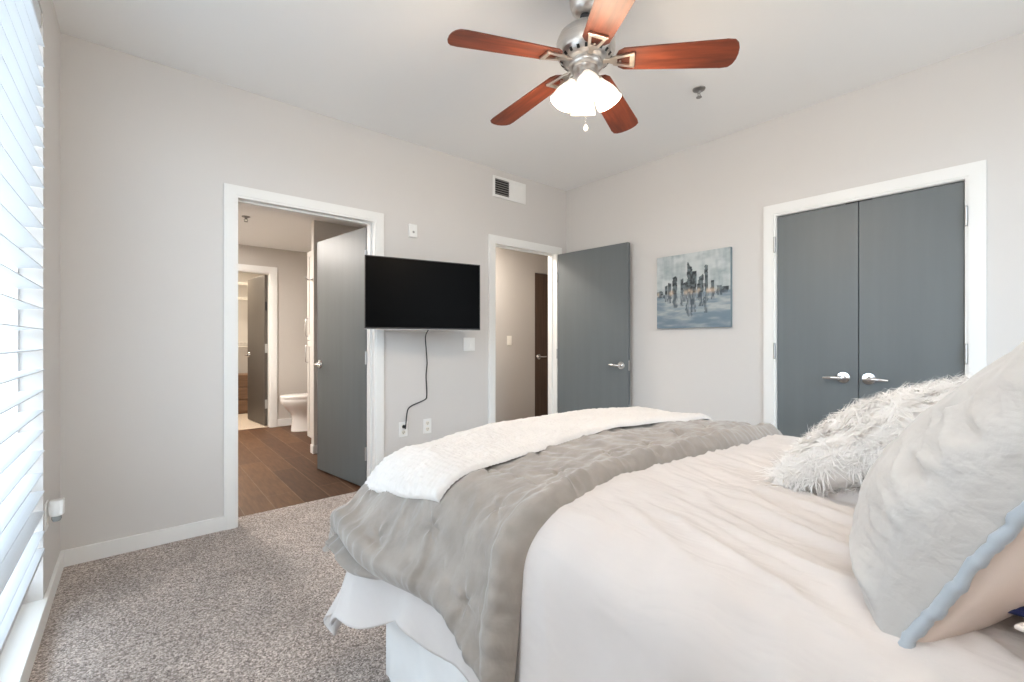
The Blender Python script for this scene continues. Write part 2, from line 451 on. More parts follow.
def leaf(name, hx, hy, length, ang, th, mat, z0=.012, z1=2.032):
    e = bpy.data.objects.new(name, None); COL.objects.link(e); e.location = (hx, hy, 0); e.rotation_euler = (0, 0, ang)
    struct(e); ORG[e] = (0, 0, 0)
    MB().box(0, 0, z0, length, th, z1).build('panel', mat, e, local=True, bevel=.002)
    return e
# door 1: into the bathroom
d1 = leaf('door_1', 1.402, YB+WT+.035, .82, math.radians(98.2), .040, 'door')
lever(d1, T(.765, .040, .945) @ R(-PI/2, 'X'), -1)
lever(d1, T(.765, 0, .945) @ R(PI/2, 'X'), -1)
MB().box(.82, .008, .90, .8215, .032, .99).build('latch_plate', 'nickel', d1, local=True)
for z in (.28, 1.02, 1.80):
    MB().box(-.002, .004, z-.05, .0, .036, z+.05).lathe([(.007, z-.05), (.007, z+.05)], T(-.006, .044, 0), 12).build('hinge', 'hinge', d1, local=True)
# door 2: open against the right wall
d2 = leaf('door_2', 3.298, YB-.024, .81, math.radians(-85.8), .040, 'door')
lever(d2, T(.745, 0, .93) @ R(PI/2, 'X'), -1)
MB().lathe([(.001, 0), (.033, 0), (.033, .004), (.014, .010), (.012, .022), (.001, .023)], T(.745, .040, .93) @ R(-PI/2, 'X'), 24).build('handle', 'nickel', d2, local=True, smooth='auto')
MB().box(.81, .008, .885, .8115, .032, .975).build('latch_plate', 'nickel', d2, local=True)
for z in (.25, 1.02, 1.80):
    MB().lathe([(.007, z-.05), (.007, z+.05)], T(-.004, -.004, 0), 12).build('hinge', 'hinge', d2, local=True)
# closet pair on the right wall
mid = (CA+CB)/2+.002
def closet_leaf(name, y0, y1, hy, fl):
    e = bpy.data.objects.new(name, None); COL.objects.link(e); e.location = (XR+.006, (y0+y1)/2, 0); struct(e); ORG[e] = tuple(e.location)
    MB().box(XR+.006, y0, .012, XR+.044, y1, CH-.012).build('panel', 'door', e, bevel=.002)
    h = mid+.077 if fl > 0 else mid-.052
    lever(e, T(XR+.006, h, .917) @ R(-PI/2, 'Y') @ R(PI/2, 'Z'), fl, 'chrome')
    for z in (.25, 1.08, 1.825): hinge(e, (XR-.021, hy, z), 'y', .10)
    yy = y0+.03 if fl > 0 else y1-.03
    MB().box(XR+.002, yy-.035, CH-.014, XR+.03, yy+.035, CH-.007).build('catch', 'slot', e)
    return e
closet_leaf('door_3', mid+.002, CB-.009, CB+.001, 1)
closet_leaf('door_4', CA+.009, mid-.002, CA-.001, -1)

# ------------------------------------------------------------------ bathroom shell
BY = 6.63
m = MB()
m.box(-.4, BY, 0, .56, BY+WT, 2.40).box(.56, BY, 2.06, 1.385, BY+WT, 2.40).box(1.385, BY, 0, 2.37, BY+WT, 2.40)
struct(m.build('wall_bathroom_back', 'bathwall'))
struct(MB().box(-.4, YB+WT, 0, -.29, BY, 2.40).build('wall_bathroom_left', 'bathwall'))
struct(MB().box(2.25, YB+WT, 0, 2.37, BY, 2.40).build('wall_bathroom_right', 'bathwall'))
struct(MB().box(1.395, 4.80, 0, 2.25, 4.88, 2.385).build('wall_partition', 'cabinet', bevel=.003))
struct(MB().box(1.385, 4.792, 0, 2.25, 4.80, .085).box(1.385, 4.80, 0, 1.395, 4.88, .085).build('baseboard_partition', 'trim'))
casing('trim_8', .56, 1.385, 2.06, .075, BY, -1, 'x')
struct(MB().box(1.37, BY+.001, 0, 1.385, BY+WT, 2.06).box(.56, BY+.001, 0, .575, BY+WT, 2.06).box(.56, BY+.001, 2.045, 1.385, BY+WT, 2.06).build('trim_9', 'trim'))
struct(MB().box(1.46, BY-.014, 0, 2.25, BY, .10).build('baseboard_bathroom', 'trim', bevel=.003))
# closet behind the bathroom
struct(MB().box(.2, 8.55, 0, 1.95, 8.65, 2.40).build('wall_closet_back', 'bathwall'))
struct(MB().box(.2, BY+WT, 0, .3, 8.55, 2.40).build('wall_closet_left', 'bathwall'))
struct(MB().box(1.85, BY+WT, 0, 1.95, 8.55, 2.40).build('wall_closet_right', 'bathwall'))
d5 = leaf('door_5', 1.372, BY+WT+.01, .76, math.radians(95.5), .038, 'darkdoor', z1=2.04)
lever(d5, T(.70, .038, .95) @ R(-PI/2, 'X'), -1)
for z in (.3, 1.05, 1.62): MB().box(-.003, .004, z-.06, 0, .034, z+.06).build('hinge', 'slot' if z > 1.5 else 'hinge', d5, local=True)
# hall shell
HY = 4.30
m = MB()
m.box(2.37, HY, 0, 4.01, HY+.1, 2.42).box(4.01, HY, 2.05, 4.78, HY+.1, 2.42).box(4.78, HY, 0, 5.2, HY+.1, 2.42)
struct(m.build('wall_hall', 'bathwall'))
struct(MB().box(5.1, YB+WT, 0, 5.2, HY, 2.42).build('wall_hall_right', 'bathwall'))
struct(MB().box(XR+WT, YB, 0, 5.2, YB+WT, 2.42).build('wall_hall_front', 'bathwall'))
d6 = bpy.data.objects.new('door_6', None); COL.objects.link(d6); d6.location = (4.37, HY, 0); struct(d6); ORG[d6] = (4.37, HY, 0)
MB().box(4.013, HY+.006, .01, 4.777, HY+.045, 2.045).build('panel', 'walnut_door', d6, bevel=.002)
lever(d6, T(4.08, HY+.006, .94) @ R(PI/2, 'X'), 1)

# ================================================================== CEILING FAN
FX, FY = 1.518, 1.30
fan = thing('ceiling_fan', 'five-blade cherry wood ceiling fan with nickel motor and lit frosted shades', 'ceiling fan', (FX, FY, H))
F = T(FX, FY, 0)
MB().lathe([(.001, H), (.068, H), (.070, H-.02), (.072, H-.06), (.070, H-.088), (.060, H-.114), (.042, H-.132), (.024, H-.138), (.001, H-.138)], F, 40).build('canopy', 'brushed', fan, smooth='auto')
MB().lathe([(.022, H-.132), (.026, H-.146), (.018, H-.158), (.016, 2.515)], F, 24).build('downrod', 'black', fan, smooth='auto')
MB().lathe([(.001, 2.515), (.022, 2.514), (.034, 2.508), (.06, 2.500), (.095, 2.484), (.118, 2.462), (.128, 2.435), (.129, 2.405), (.124, 2.385), (.118, 2.372), (.095, 2.352), (.075, 2.344), (.06, 2.342), (.001, 2.342)], F @ T(0, 0, .025), 48).build('motor_housing', 'brushed', fan, smooth='auto', angle=50)
m = MB()
for k in range(20):
    t = 2*PI*k/20+.1
    Mx = F @ R(t, 'Z') @ T(.1065, 0, 2.3865) @ R(math.radians(-41), 'Y')
    m.box(-.008, -.006, -.0012, .008, .006, .0012, mat=Mx)
m.build('vent_slot', 'slot', fan)
MB().lathe([(.001, 2.343), (.072, 2.343), (.075, 2.335), (.070, 2.322), (.056, 2.316), (.052, 2.30), (.056, 2.292), (.056, 2.262), (.050, 2.250), (.030, 2.242), (.012, 2.236), (.001, 2.235)], F @ T(0, 0, .028), 40).build('light_fitter', 'brushed', fan, smooth='auto', angle=50)

BZ = 2.378
PH = 2.8404
def blade_outline():
    L0, L1, w0, w1 = .128, .62, .057, .075
    pts = [(L0+.012, -w0*.75), (L0+.035, -w0)]
    pts += [(x, -(w0+(w1-w0)*(x-L0)/(L1-L0))) for x in (.3, .45, .56)]
    for k in range(9):
        t = -PI/2+PI*k/8
        c = .56; pts.append((c+.060*max(0, math.cos(t))**.6, w1*math.sin(t) if abs(math.sin(t)) < .999 else w1*math.copysign(.985, t)))
    pts += [(x, (w0+(w1-w0)*(x-L0)/(L1-L0))) for x in (.56, .45, .3)]
    pts += [(L0+.035, w0), (L0+.012, w0*.75), (L0, w0*.3), (L0, -w0*.3)]
    return pts
blade0 = None
for k in range(5):
    ang = PH-k*2*PI/5
    lm = MB().prism(blade_outline(), .004, .010)
    bl = lm.build('blade', 'cherry', None, bevel=.0015, local=True)
    bl.parent = fan; bl.matrix_local = T(0, 0, -H+BZ) @ R(ang, 'Z') @ R(math.radians(5.3), 'Y') @ R(math.radians(-11), 'X')
    im = MB()
    im.ring([(.118, -.022), (.205, -.040), (.205, .040), (.118, .022)], [(.136, -.012), (.188, -.024), (.188, .024), (.136, .012)], -.005, .004)
    im.box(.202, -.041, -.006, .209, .041, .003)
    im.prism([(.050, -.013), (.075, -.010), (.100, -.010), (.124, -.022), (.124, .022), (.100, .010), (.075, .010), (.050, .013)], -.003, .006)
    for sx, sy in ((.148, 0), (.197, -.028), (.197, .028)):
        im.lathe([(.001, -.0065), (.005, -.006), (.005, -.002)], T(sx, sy, 0), 10)
    ir = im.build('blade_iron', 'iron', None, bevel=.0012, local=True)
    ir.parent = bl

# shades: four bells tilted outwards
toward = math.atan2(-FY, -FX)
shade_prof = [(.020, 0), (.023, -.010), (.028, -.022), (.037, -.040), (.046, -.060), (.052, -.080), (.055, -.100), (.057, -.116), (.055, -.116), (.052, -.099), (.049, -.080), (.043, -.060), (.034, -.040), (.025, -.022), (.018, -.010)]
for k in range(4):
    az = toward+PI*k/2+.12
    Mx = T(FX, FY, 2.298) @ R(az, 'Z') @ T(.050, 0, 0) @ R(math.radians(-28), 'Y')
    arm = MB().tube([tuple(T(FX, FY, 0) @ R(az, 'Z') @ Vector(p)) for p in ((.04, 0, 2.302), (.056, 0, 2.304), (.062, 0, 2.296))], .009, 10)
    arm.lathe([(.001, .014), (.016, .012), (.022, .002), (.023, -.014), (.019, -.016)], Mx, 20)
    hd = arm.build('shade_holder', 'brushed', fan, smooth='auto')
    sh = MB().lathe(shade_prof, Mx, 32, cap=False).build('shade', 'litglass', hd, smooth=True)
    bp = Mx @ Vector((0, 0, -.075))
    MB().lathe([(.001, -.02), (.012, -.022), (.014, -.05), (.024, -.075), (.026, -.09), (.018, -.108), (.001, -.114)], Mx, 16).build('bulb', 'litglass', sh, smooth=True)
    L = bpy.data.lights.new('fan_lamp', 'POINT'); L.energy = 5.2; L.color = (1, .79, .57); L.shadow_soft_size = .04
    lo = bpy.data.objects.new('fan_lamp', L); COL.objects.link(lo); lo.location = Mx @ Vector((0, 0, -.150))
ch = MB()
for k in range(37):
    ch.lathe([(.0005, -.0016), (.0016, 0), (.0005, .0016)], T(FX+.012, FY+.01, 2.262-.0042*k), 6)
ch.build('pull_chain', 'nickel', fan)
MB().lathe([(.001, 2.110), (.004, 2.107), (.009, 2.097), (.009, 2.088), (.004, 2.080), (.001, 2.079)], T(FX+.012, FY+.01, 0), 16).build('pull_knob', 'ivory', fan, smooth=True)

# ================================================================== WALL THINGS
def sprinkler(loc, label):
    t = thing('sprinkler_head', label, 'sprinkler', loc, 0)
    m = T(*loc)
    MB().lathe([(.001, 0), (.038, 0), (.036, -.006), (.020, -.012), (.001, -.012)], m, 24).build('escutcheon', 'sprink', t, smooth='auto')
    b = MB().lathe([(.010, -.012), (.010, -.024), (.006, -.030)], m, 16)
    for s in (-1, 1):
        b.tube([tuple(m @ Vector(p)) for p in ((.009*s, 0, -.022), (.016*s, 0, -.034), (.010*s, 0, -.046), (0, 0, -.050))], .0025, 8)
    b.build('frame', 'sprink', t, smooth='auto')
    MB().lathe([(.001, -.050), (.017, -.050), (.017, -.053), (.001, -.053)], m, 20).build('deflector', 'sprink', t)
def unproj_ceiling(px, py, z):
    d = (z-1.15)*448/(341-py); l = (px-512)/448*d
    return (l*.7652+d*.6438, -l*.6438+d*.7652, z)
sprinkler(unproj_ceiling(699, 89, H), 'small chrome sprinkler head on bedroom ceiling beyond the fan')
sprinkler(unproj_ceiling(246, 216.5, 2.385), 'chrome sprinkler head on the bathroom ceiling')

# air vent
vent = thing('air_vent', 'white wall air vent with dark louvres above the doorway by the corner', 'vent', (2.676, YB, 2.463))
MB().ring([(2.478, 2.463), (2.874, 2.463), (2.874, 2.655), (2.478, 2.655)], [(2.502, 2.487), (2.850, 2.487), (2.850, 2.631), (2.502, 2.631)], 0, .012, mat=T(0, YB, 0) @ R(PI/2, 'X')).build('frame', 'plastic', vent, bevel=.003)
MB().box(2.502, YB-.004, 2.487, 2.668, YB-.001, 2.631).build('backing', 'slot', vent)
for k in range(7):
    MB().box(-.082, -.009, -.001, .082, .009, .001, mat=T(2.584, YB-.009, 2.497+k*.0208) @ R(math.radians(38), 'X')).build('louvre', 'vane', vent)
m = MB().box(2.668, YB-.010, 2.487, 2.850, YB-.001, 2.631)
for k in range(13): m.box(2.682+k*.0125, YB-.0125, 2.495, 2.6875+k*.0125, YB-.010, 2.623)
m.build('damper_plate', 'plastic', vent)

# chime / alarm box
bx = thing('door_chime', 'small white alarm box on wall above the television', 'alarm', (1.678, YB, 1.97))
MB().box(1.643, YB-.022, 1.968, 1.713, YB, 2.072).build('case', 'plastic', bx, bevel=.006)
MB().lathe([(.001, 0), (.009, 0), (.009, .003), (.001, .003)], T(1.678, YB-.022, 2.008) @ R(PI/2, 'X'), 16).build('button', 'vane', bx)

def plate(name, label, cat, cx, cz, w, h, y=YB, mat='plastic', group=None):
    t = thing(name, label, cat, (cx, y, cz), 0, group)
    MB().box(cx-w/2, y-.006, cz-h/2, cx+w/2, y, cz+h/2).build('cover_plate', mat, t, bevel=.003)
    return t
sw = plate('light_switch', 'white two-gang light switch plate below television near doorway', 'switch', 2.222, 1.122, .118, .115)
for dx in (-.028, .028):
    MB().box(2.222+dx-.016, YB-.010, 1.122-.033, 2.222+dx+.016, YB-.006, 1.122+.033).build('rocker', 'plastic', sw, bevel=.0015)
hs = plate('light_switch', 'ivory light switch on the hall wall seen through the open doorway', 'switch', 3.572, 1.155, .075, .118, HY, 'ivory')
MB().box(3.556, HY-.010, 1.122, 3.588, HY-.006, 1.188).build('rocker', 'ivory', hs, bevel=.0015)
def outlet(label, cx, cz):
    t = plate('wall_outlet', label, 'outlet', cx, cz, .074, .118)
    for dz in (-.024, .024):
        MB().lathe([(.001, 0), (.017, 0), (.017, .002), (.001, .002)], T(cx, YB-.006, cz+dz) @ R(PI/2, 'X'), 20).build('socket', 'ivory', t)
        m = MB()
        for dx in (-.006, .006): m.box(cx+dx-.0014, YB-.0086, cz+dz-.003, cx+dx+.0014, YB-.0079, cz+dz+.007)
        m.lathe([(.001, 0), (.0028, 0), (.0028, .0006), (.001, .0006)], T(cx, YB-.0079, cz+dz-.009) @ R(PI/2, 'X'), 10)
        m.build('slots', 'slot', t)
    return t
outlet('white wall outlet with the black television cord plugged in', 1.600, .462)
outlet('white wall outlet without a plug, right of the cord', 1.811, .462)

# television on a swing arm
tvl = Vector((1.206, 2.997)); tvr = Vector((2.056, 2.831)); tvc = (tvl+tvr)/2; tva = math.atan2(tvr.y-tvl.y, tvr.x-tvl.x)
tv = thing('television', 'black flat screen television mounted on the wall between the doorways', 'television', (tvc.x, tvc.y, 1.234), tva)
MB().box(-.435, .006, 0, .435, .030, .508).build('cabinet', 'black', tv, local=True, bevel=.004)
MB().box(-.25, .030, .04, .25, .062, .36).build('rear_cover', 'black', tv, local=True, bevel=.01)
MB().ring([(-.435, 0), (.435, 0), (.435, .508), (-.435, .508)], [(-.429, .012), (.429, .012), (.429, .502), (-.429, .502)], 0, .008, mat=T(0, .008, 0) @ R(PI/2, 'X')).build('bezel', 'black', tv, local=True, bevel=.0015)
MB().box(-.429, .0045, .012, .429, .006, .502).build('screen', 'screen', tv, local=True)
MB().box(-.435, -.001, -.003, .435, .012, .0015).box(.015, -.003, -.004, .055, .004, -.0005).build('lower_edge', 'vane', tv, local=True)
tvi = Matrix.Translation((tvc.x, tvc.y, 1.234)) @ R(tva, 'Z'); tvi = tvi.inverted()
wp = [tvi @ Vector(p) for p in ((1.80, YB-.004, 1.48), (1.70, YB-.14, 1.48))] + [Vector((0, .066, .237))]
mm_ = MB().tube(wp, .016, 10); mm_.box(-.1, .060, .13, .1, .068, .34)
mm_.box(-.05, -.006, -.11, .05, .0, .11, mat=tvi @ T(1.80, YB, 1.48))
mm_.build('wall_mount', 'black', tv, local=True)
# its cord
pts = [(1.71, YB-.22, 1.25), (1.73, YB-.12, 1.19), (1.785, YB-.03, 1.09), (1.805, YB-.010, .97), (1.797, YB-.008, .87), (1.803, YB-.008, .76), (1.803, YB-.008, .700), (1.790, YB-.008, .680), (1.74, YB-.009, .662), (1.67, YB-.010, .640), (1.635, YB-.013, .615), (1.618, YB-.022, .56), (1.606, YB-.034, .50), (1.600, YB-.036, .468)]
def catmull(pts, n=6):
    P = [Vector(p) for p in pts]; P = [P[0]]+P+[P[-1]]; out = []
    for i in range(1, len(P)-2):
        for k in range(n):
            t = k/n; a, b, c, d = P[i-1:i+3]
            out.append(.5*((2*b)+(c-a)*t+(2*a-5*b+4*c-d)*t*t+(3*b-a-3*c+d)*t**3))
    return out+[P[-2]]
cord = thing('power_cord', 'black power cord hanging from the television to the outlet', 'cord', (1.6, YB, .45))
MB().tube(catmull(pts), .0045, 8).build('cable', 'black', cord, smooth=True)
MB().lathe([(.001, 0), (.013, 0), (.014, .012), (.010, .022), (.006, .030), (.001, .031)], T(1.600, YB-.0085, .484) @ R(PI/2, 'X'), 16).build('plug', 'black', cord, smooth='auto')

# plug-in freshener by the blind
OY = 2.725
nl = thing('wall_outlet', 'white wall outlet beside the window blind, behind the plug-in freshener', 'outlet', (XL, OY, .41))
MB().box(XL, OY-.037, .352, XL+.006, OY+.037, .468).build('cover_plate', 'plastic', nl, bevel=.003)
MB().lathe([(.001, 0), (.017, 0), (.017, .002), (.001, .002)], T(XL+.006, OY, .386) @ R(PI/2, 'Y'), 20).build('socket', 'ivory', nl)
af = thing('air_freshener', 'white plug-in air freshener with grey bulb sticking out beside the blind', 'air freshener', (XL+.008, OY, .41))
MB().lathe([(.001, -.034), (.020, -.034), (.024, -.026), (.025, 0), (.025, .022), (.020, .032), (.001, .034)], T(XL+.033, OY, .437), 28).box(XL+.0085, OY-.012, .417, XL+.03, OY+.012, .457).box(XL+.038, OY-.022, .408, XL+.056, OY+.022, .470).build('housing', 'plastic', af, smooth='auto', bevel=.003)
MB().lathe([(.001, -.024), (.012, -.023), (.016, -.014), (.016, .0), (.001, .0)], T(XL+.033, OY, .403), 20).build('refill', 'greyplastic', af, smooth='auto')

# painting
pt = thing('canvas_painting', 'abstract grey blue canvas painting of towers over water on right wall', 'painting', (XR, 1.84, 1.257))
py0, py1, pz0, pz1 = 1.517, 2.136, 1.256, 1.858
MB().box(XR-.0295, py0, pz0, XR-.002, py1, pz1).build('canvas_edge', M('canvas_side', lin((120, 138, 146)), .8), pt)
n, mm2 = 128, 124
uu, vv = np.meshgrid(np.linspace(0, 1, n), np.linspace(0, 1, mm2), indexing='ij')   # uu: left -> right in the photo, vv: bottom -> top
sky = np.array(lin((140, 154, 158))); pale = np.array(lin((194, 200, 200))); water = np.array(lin((118, 136, 148))); dark = np.array(lin((44, 50, 54))); deep = np.array(lin((84, 106, 124)))
brush = fbm(uu*6, vv*14, 3, 4)*.5+fbm(uu*30, vv*5, 9, 2)*.3
k = np.clip(.5+brush*.6+.35*np.exp(-((uu-.5)/.35)**2)*(vv > .5), 0, 1)[..., None]
C = sky*(1-k)+pale*k
hz = .47
wk = np.clip(.5+fbm(uu*5, vv*26, 21, 4)*.6+(hz-vv)*.5, 0, 1)[..., None]
Wc = pale*.8*(1-wk)+water*wk; dk = np.clip((.25-vv)*3, 0, 1)[..., None]*.6
Wc = Wc*(1-dk)+deep*dk
below = (vv < hz+.01*fbm(uu*20, uu*0, 5))[..., None]
C = np.where(below, Wc, C)
towers = [(.05, .06, .05), (.14, .025, .12), (.19, .03, .15), (.265, .042, .22), (.37, .022, .20), (.42, .036, .14), (.475, .042, .38), (.535, .042, .31), (.60, .022, .12), (.63, .040, .22), (.70, .026, .33), (.78, .026, .13), (.86, .036, .07), (.93, .06, .045)]
for c, wd, ht in towers:
    jag = .5*wd*fbm(vv*18, vv*0+c*50, 2)
    inside = (np.abs(uu-c+jag*.3) < wd*.8) & (vv > hz-.005) & (vv < hz+ht*(1-.10*vnoise(uu*18, uu*0, 8)))
    tx = np.clip(.25+.5*fbm(uu*30, vv*30, 31, 2), 0, .7)[..., None]
    col = dark*(1-tx)+sky*.75*tx
    C = np.where(inside[..., None], col, C)
    refl = (np.abs(uu-c+jag*.8) < wd*.85) & (vv <= hz) & (vv > hz-ht*.85)
    al = np.clip(.75+.6*fbm(uu*60, vv*14, 17, 2)-(hz-vv)*1.2, 0, .9)[..., None]
    C = np.where(refl[..., None], C*(1-al)+(dark*1.15+deep*.25)*al, C)
glow = np.exp(-((vv-hz-.01)/.03)**2)*np.clip(fbm(uu*14, uu*0+4, 6)*1.1, 0, 1)
for gx in (.22, .47, .6): glow = np.maximum(glow, .9*np.exp(-((vv-hz-.03)/.022)**2-((uu-gx)/.022)**2))
C = C*(1-glow[..., None]*.7)+np.array(lin((222, 196, 170)))*glow[..., None]*.7
P = np.stack([np.full_like(uu, XR-.0325)+.0006*fbm(uu*50, vv*50, 4, 2), py1-(py1-py0)*uu, pz0+(pz1-pz0)*vv], -1)
a = NT('oil_paint'); at = a.add('ShaderNodeAttribute', attribute_name='paint'); a.link(at.outputs['Color'], a.p.inputs['Base Color']); a.p.inputs['Roughness'].default_value = .5
po_ = MB().grid(P).build('painted_face', a.m, pt, smooth=True)
ca = po_.data.color_attributes.new('paint', 'FLOAT_COLOR', 'POINT')
ca.data.foreach_set('color', np.concatenate([C, np.ones_like(C[..., :1])], -1).astype(np.float32).ravel())

# ================================================================== BLIND
bd = thing('window_blind', 'white horizontal slatted blind filling the tall window at left', 'blind', (XL, 1.7, WZ0))
S0, S1 = XL-.066, XL+.007
def slat_mesh(th=.003):
    prof = []
    n = 8
    top = [(S0+(S1-S0)*i/n, .0035*(1-(2*i/n-1)**2)+.004*(i/n-.5)) for i in range(n+1)]
    poly = [(x, z+th) for x, z in top]+[(x, z) for x, z in top[::-1]]
    return poly
slat0 = None
by0, by1 = WY0+.015, 2.64
for k in range(26):
    z = 2.353-.0828*k
    poly = slat_mesh(.003 if k < 25 else .016)
    sh = -.045 if k == 21 else 0
    o = MB().prism(poly, -(by1+sh), -(by0+sh), mat=T(0, 0, z) @ R(PI/2, 'X')).build('slat' if k < 25 else 'bottom_rail', 'slat', bd)
MB().box(XL-.064, by0, 2.425, XL-.004, by1, WZ1).build('headrail', 'slat', bd, bevel=.004)
for yy in (.95, 1.75):
    m = MB()
    for xx in (S0-.001, S1+.001): m.tube([(xx, yy, .27), (xx, yy, 2.43)], .0012, 6)
    m.build('ladder_cord', 'slat', bd)

# ================================================================== BATHROOM THINGS
cb = thing('linen_cabinet', 'tall white linen cabinet beside the toilet in the bathroom', 'cabinet', (1.7, 5.1, 0))
MB().box(1.484, 4.885, .09, 2.2, 5.26, 2.14).box(1.52, 4.885, 0, 2.2, 5.26, .09).build('body', 'cabinet', cb, bevel=.002)
for z0, z1, hz_ in ((1.16, 2.13, 1.30), (.10, 1.15, 1.01)):
    dm = MB().box(1.468, 4.89, z0, 1.482, 5.255, z1)
    for y0, y1, za, zb in ((4.89, 4.95, z0, z1), (5.20, 5.255, z0, z1), (4.95, 5.20, z0, z0+.06), (4.95, 5.20, z1-.06, z1)):
        dm.box(1.460, y0, za, 1.468, y1, zb)
    dd = dm.build('door', 'cabinet', cb, bevel=.002)
    MB().tube([(1.460, 5.23, hz_-.10), (1.438, 5.23, hz_-.09), (1.432, 5.23, hz_), (1.438, 5.23, hz_+.09), (1.460, 5.23, hz_+.10)], .006, 8).build('handle', 'nickel', dd, smooth=True)
hk = thing('robe_hook', 'small metal robe hook on the edge of the white partition', 'hook', (1.395, 4.84, 1.78))
MB().lathe([(.001, 0), (.02, 0), (.02, .004), (.001, .004)], T(1.395, 4.84, 1.78) @ R(-PI/2, 'Y'), 16).build('base_plate', 'nickel', hk)
MB().tube([(1.391, 4.84, 1.78), (1.358, 4.84, 1.775), (1.333, 4.84, 1.79), (1.328, 4.84, 1.81)], .006, 8).build('prong', 'nickel', hk, smooth=True)

# toilet facing -x
TY = 6.18
toi = thing('toilet', 'white porcelain toilet with closed lid against bathroom wall', 'toilet', (1.75, TY, 0))
def egg(cx, L0, L1, W, n=36, sc=1):
    pts = []
    for k in range(n):
        t = 2*PI*k/n; c = math.cos(t)
        L = L0 if c < 0 else L1
        pts.append((cx+c*L*sc, TY+math.sin(t)*W*sc))
    return pts
def loft(rings):
    m = MB(); n = len(rings[0][0]); vs = []; fs = []
    for pts, z in rings: vs += [(x, y, z) for x, y in pts]
    for i in range(len(rings)-1):
        for k in range(n): fs.append((i*n+k, i*n+(k+1) % n, (i+1)*n+(k+1) % n, (i+1)*n+k))
    fs += [tuple(range(n))[::-1], tuple(range((len(rings)-1)*n, len(rings)*n))]
    return m._add(vs, fs)
loft([(egg(1.72, .20, .24, .115), 0), (egg(1.72, .20, .24, .112), .03), (egg(1.72, .185, .24, .10), .12), (egg(1.72, .20, .24, .11), .22), (egg(1.72, .27, .26, .15), .30), (egg(1.72, .315, .27, .18), .37), (egg(1.72, .325, .27, .185), .41), (egg(1.72, .32, .27, .182), .42)]).build('bowl', 'porcelain', toi, smooth='auto', angle=60)
loft([(egg(1.72, .322, .25, .186), .421), (egg(1.72, .328, .25, .19), .428), (egg(1.72, .328, .25, .19), .438)]).build('seat', 'porcelain', toi, smooth='auto')
loft([(egg(1.72, .325, .25, .188), .4385), (egg(1.72, .328, .25, .19), .448), (egg(1.72, .32, .25, .183), .462), (egg(1.72, .25, .2, .13), .468)]).build('lid', 'porcelain', toi, smooth='auto')
MB().box(1.97, TY-.21, .40, 2.18, TY+.21, .76).build('tank', 'porcelain', toi, bevel=.02)
MB().box(1.955, TY-.22, .76, 2.19, TY+.22, .79).build('tank_lid', 'porcelain', toi, bevel=.008)
MB().box(1.955, TY-.16, .68, 1.97, TY-.10, .695).build('flush_lever', 'chrome', toi, bevel=.003)

# closet shelves and drawers
def wire_shelf(label, z, rod):
    t = thing('wire_shelf', label, 'shelf', (1.0, 8.3, z))
    m = MB()
    for k in range(14): m.tube([(.31, 8.53-k*.024, z), (1.84, 8.53-k*.024, z)], .0025, 6)
    m.tube([(.31, 8.22, z-.03), (1.84, 8.22, z-.03)], .004, 6)
    for k in range(30): m.tube([(.33+k*.052, 8.54, z+.004), (.33+k*.052, 8.22, z+.004), (.33+k*.052, 8.22, z-.03)], .0018, 5)
    m.build('wire_deck', 'wire', t)
    if rod: MB().tube([(.301, 8.26, z-.07), (1.849, 8.26, z-.07)], .012, 10).build('hanging_rod', 'wire', t, smooth=True)
wire_shelf('upper white wire shelf in the closet behind the bathroom', 2.08, False)
wire_shelf('middle white wire shelf just below the upper one in the closet', 1.84, False)
wire_shelf('low white wire shelf with rod above the wooden drawers', 1.13, True)
dr = thing('dresser', 'weathered wood dresser standing on the closet floor', 'dresser', (.95, 8.35, 0))
MB().box(.45, 8.16, .0, 1.42, 8.54, .62).build('body', 'drawerwood', dr, bevel=.004)
for k in range(3):
    d_ = MB().box(.46, 8.145, .03+k*.2, 1.41, 8.16, .215+k*.2).build('drawer', 'drawerwood', dr, bevel=.004)
    MB().tube([(.85, 8.145, .12+k*.2), (.86, 8.125, .12+k*.2), (1.01, 8.125, .12+k*.2), (1.02, 8.145, .12+k*.2)], .006, 8).build('handle', 'black', d_)

# ================================================================== BED
bX0, bX1, bY0, bY1 = .685, 2.085, -.60, 1.42
bed = thing('bed', 'large bed under white bedding in the middle of the room', 'bed', ((bX0+bX1)/2, .4, 0))
MB().box(bX0, bY0, .10, bX1, bY1, .40).build('box_spring', 'mattress', bed, bevel=.02)
MB().box(bX0+.02, bY0, .401, bX1-.02, bY1-.03, .722).build('mattress', 'mattress', bed, bevel=.09, seg=5)
for x in (bX0+.1, bX1-.1):
    for y in (bY0+.1, bY1-.1): MB().lathe([(.03, 0), (.035, .10)], T(x, y, 0), 16).build('leg', 'black', bed)

def edge(t, r, fl):
    am = PI/2-fl; a_ = np.minimum(np.maximum(t, 0)/r, am); rest = np.maximum(t-r*am, 0)
    return r*np.sin(a_)+rest*np.sin(fl), r*(1-np.cos(a_))+rest*np.cos(fl)

EL, ER, EF, RR = .772, 1.985, 1.34, .13        # where the flat top ends: left, right, foot; corner radius
def puff(x, y):
    sx = (x-(EL+ER)/2)/((ER-EL)/2)
    return .022*(1-np.clip(np.abs(sx), 0, 1)**2.5)+.010*fbm(x*1.6+3, y*1.6, 11, 2)

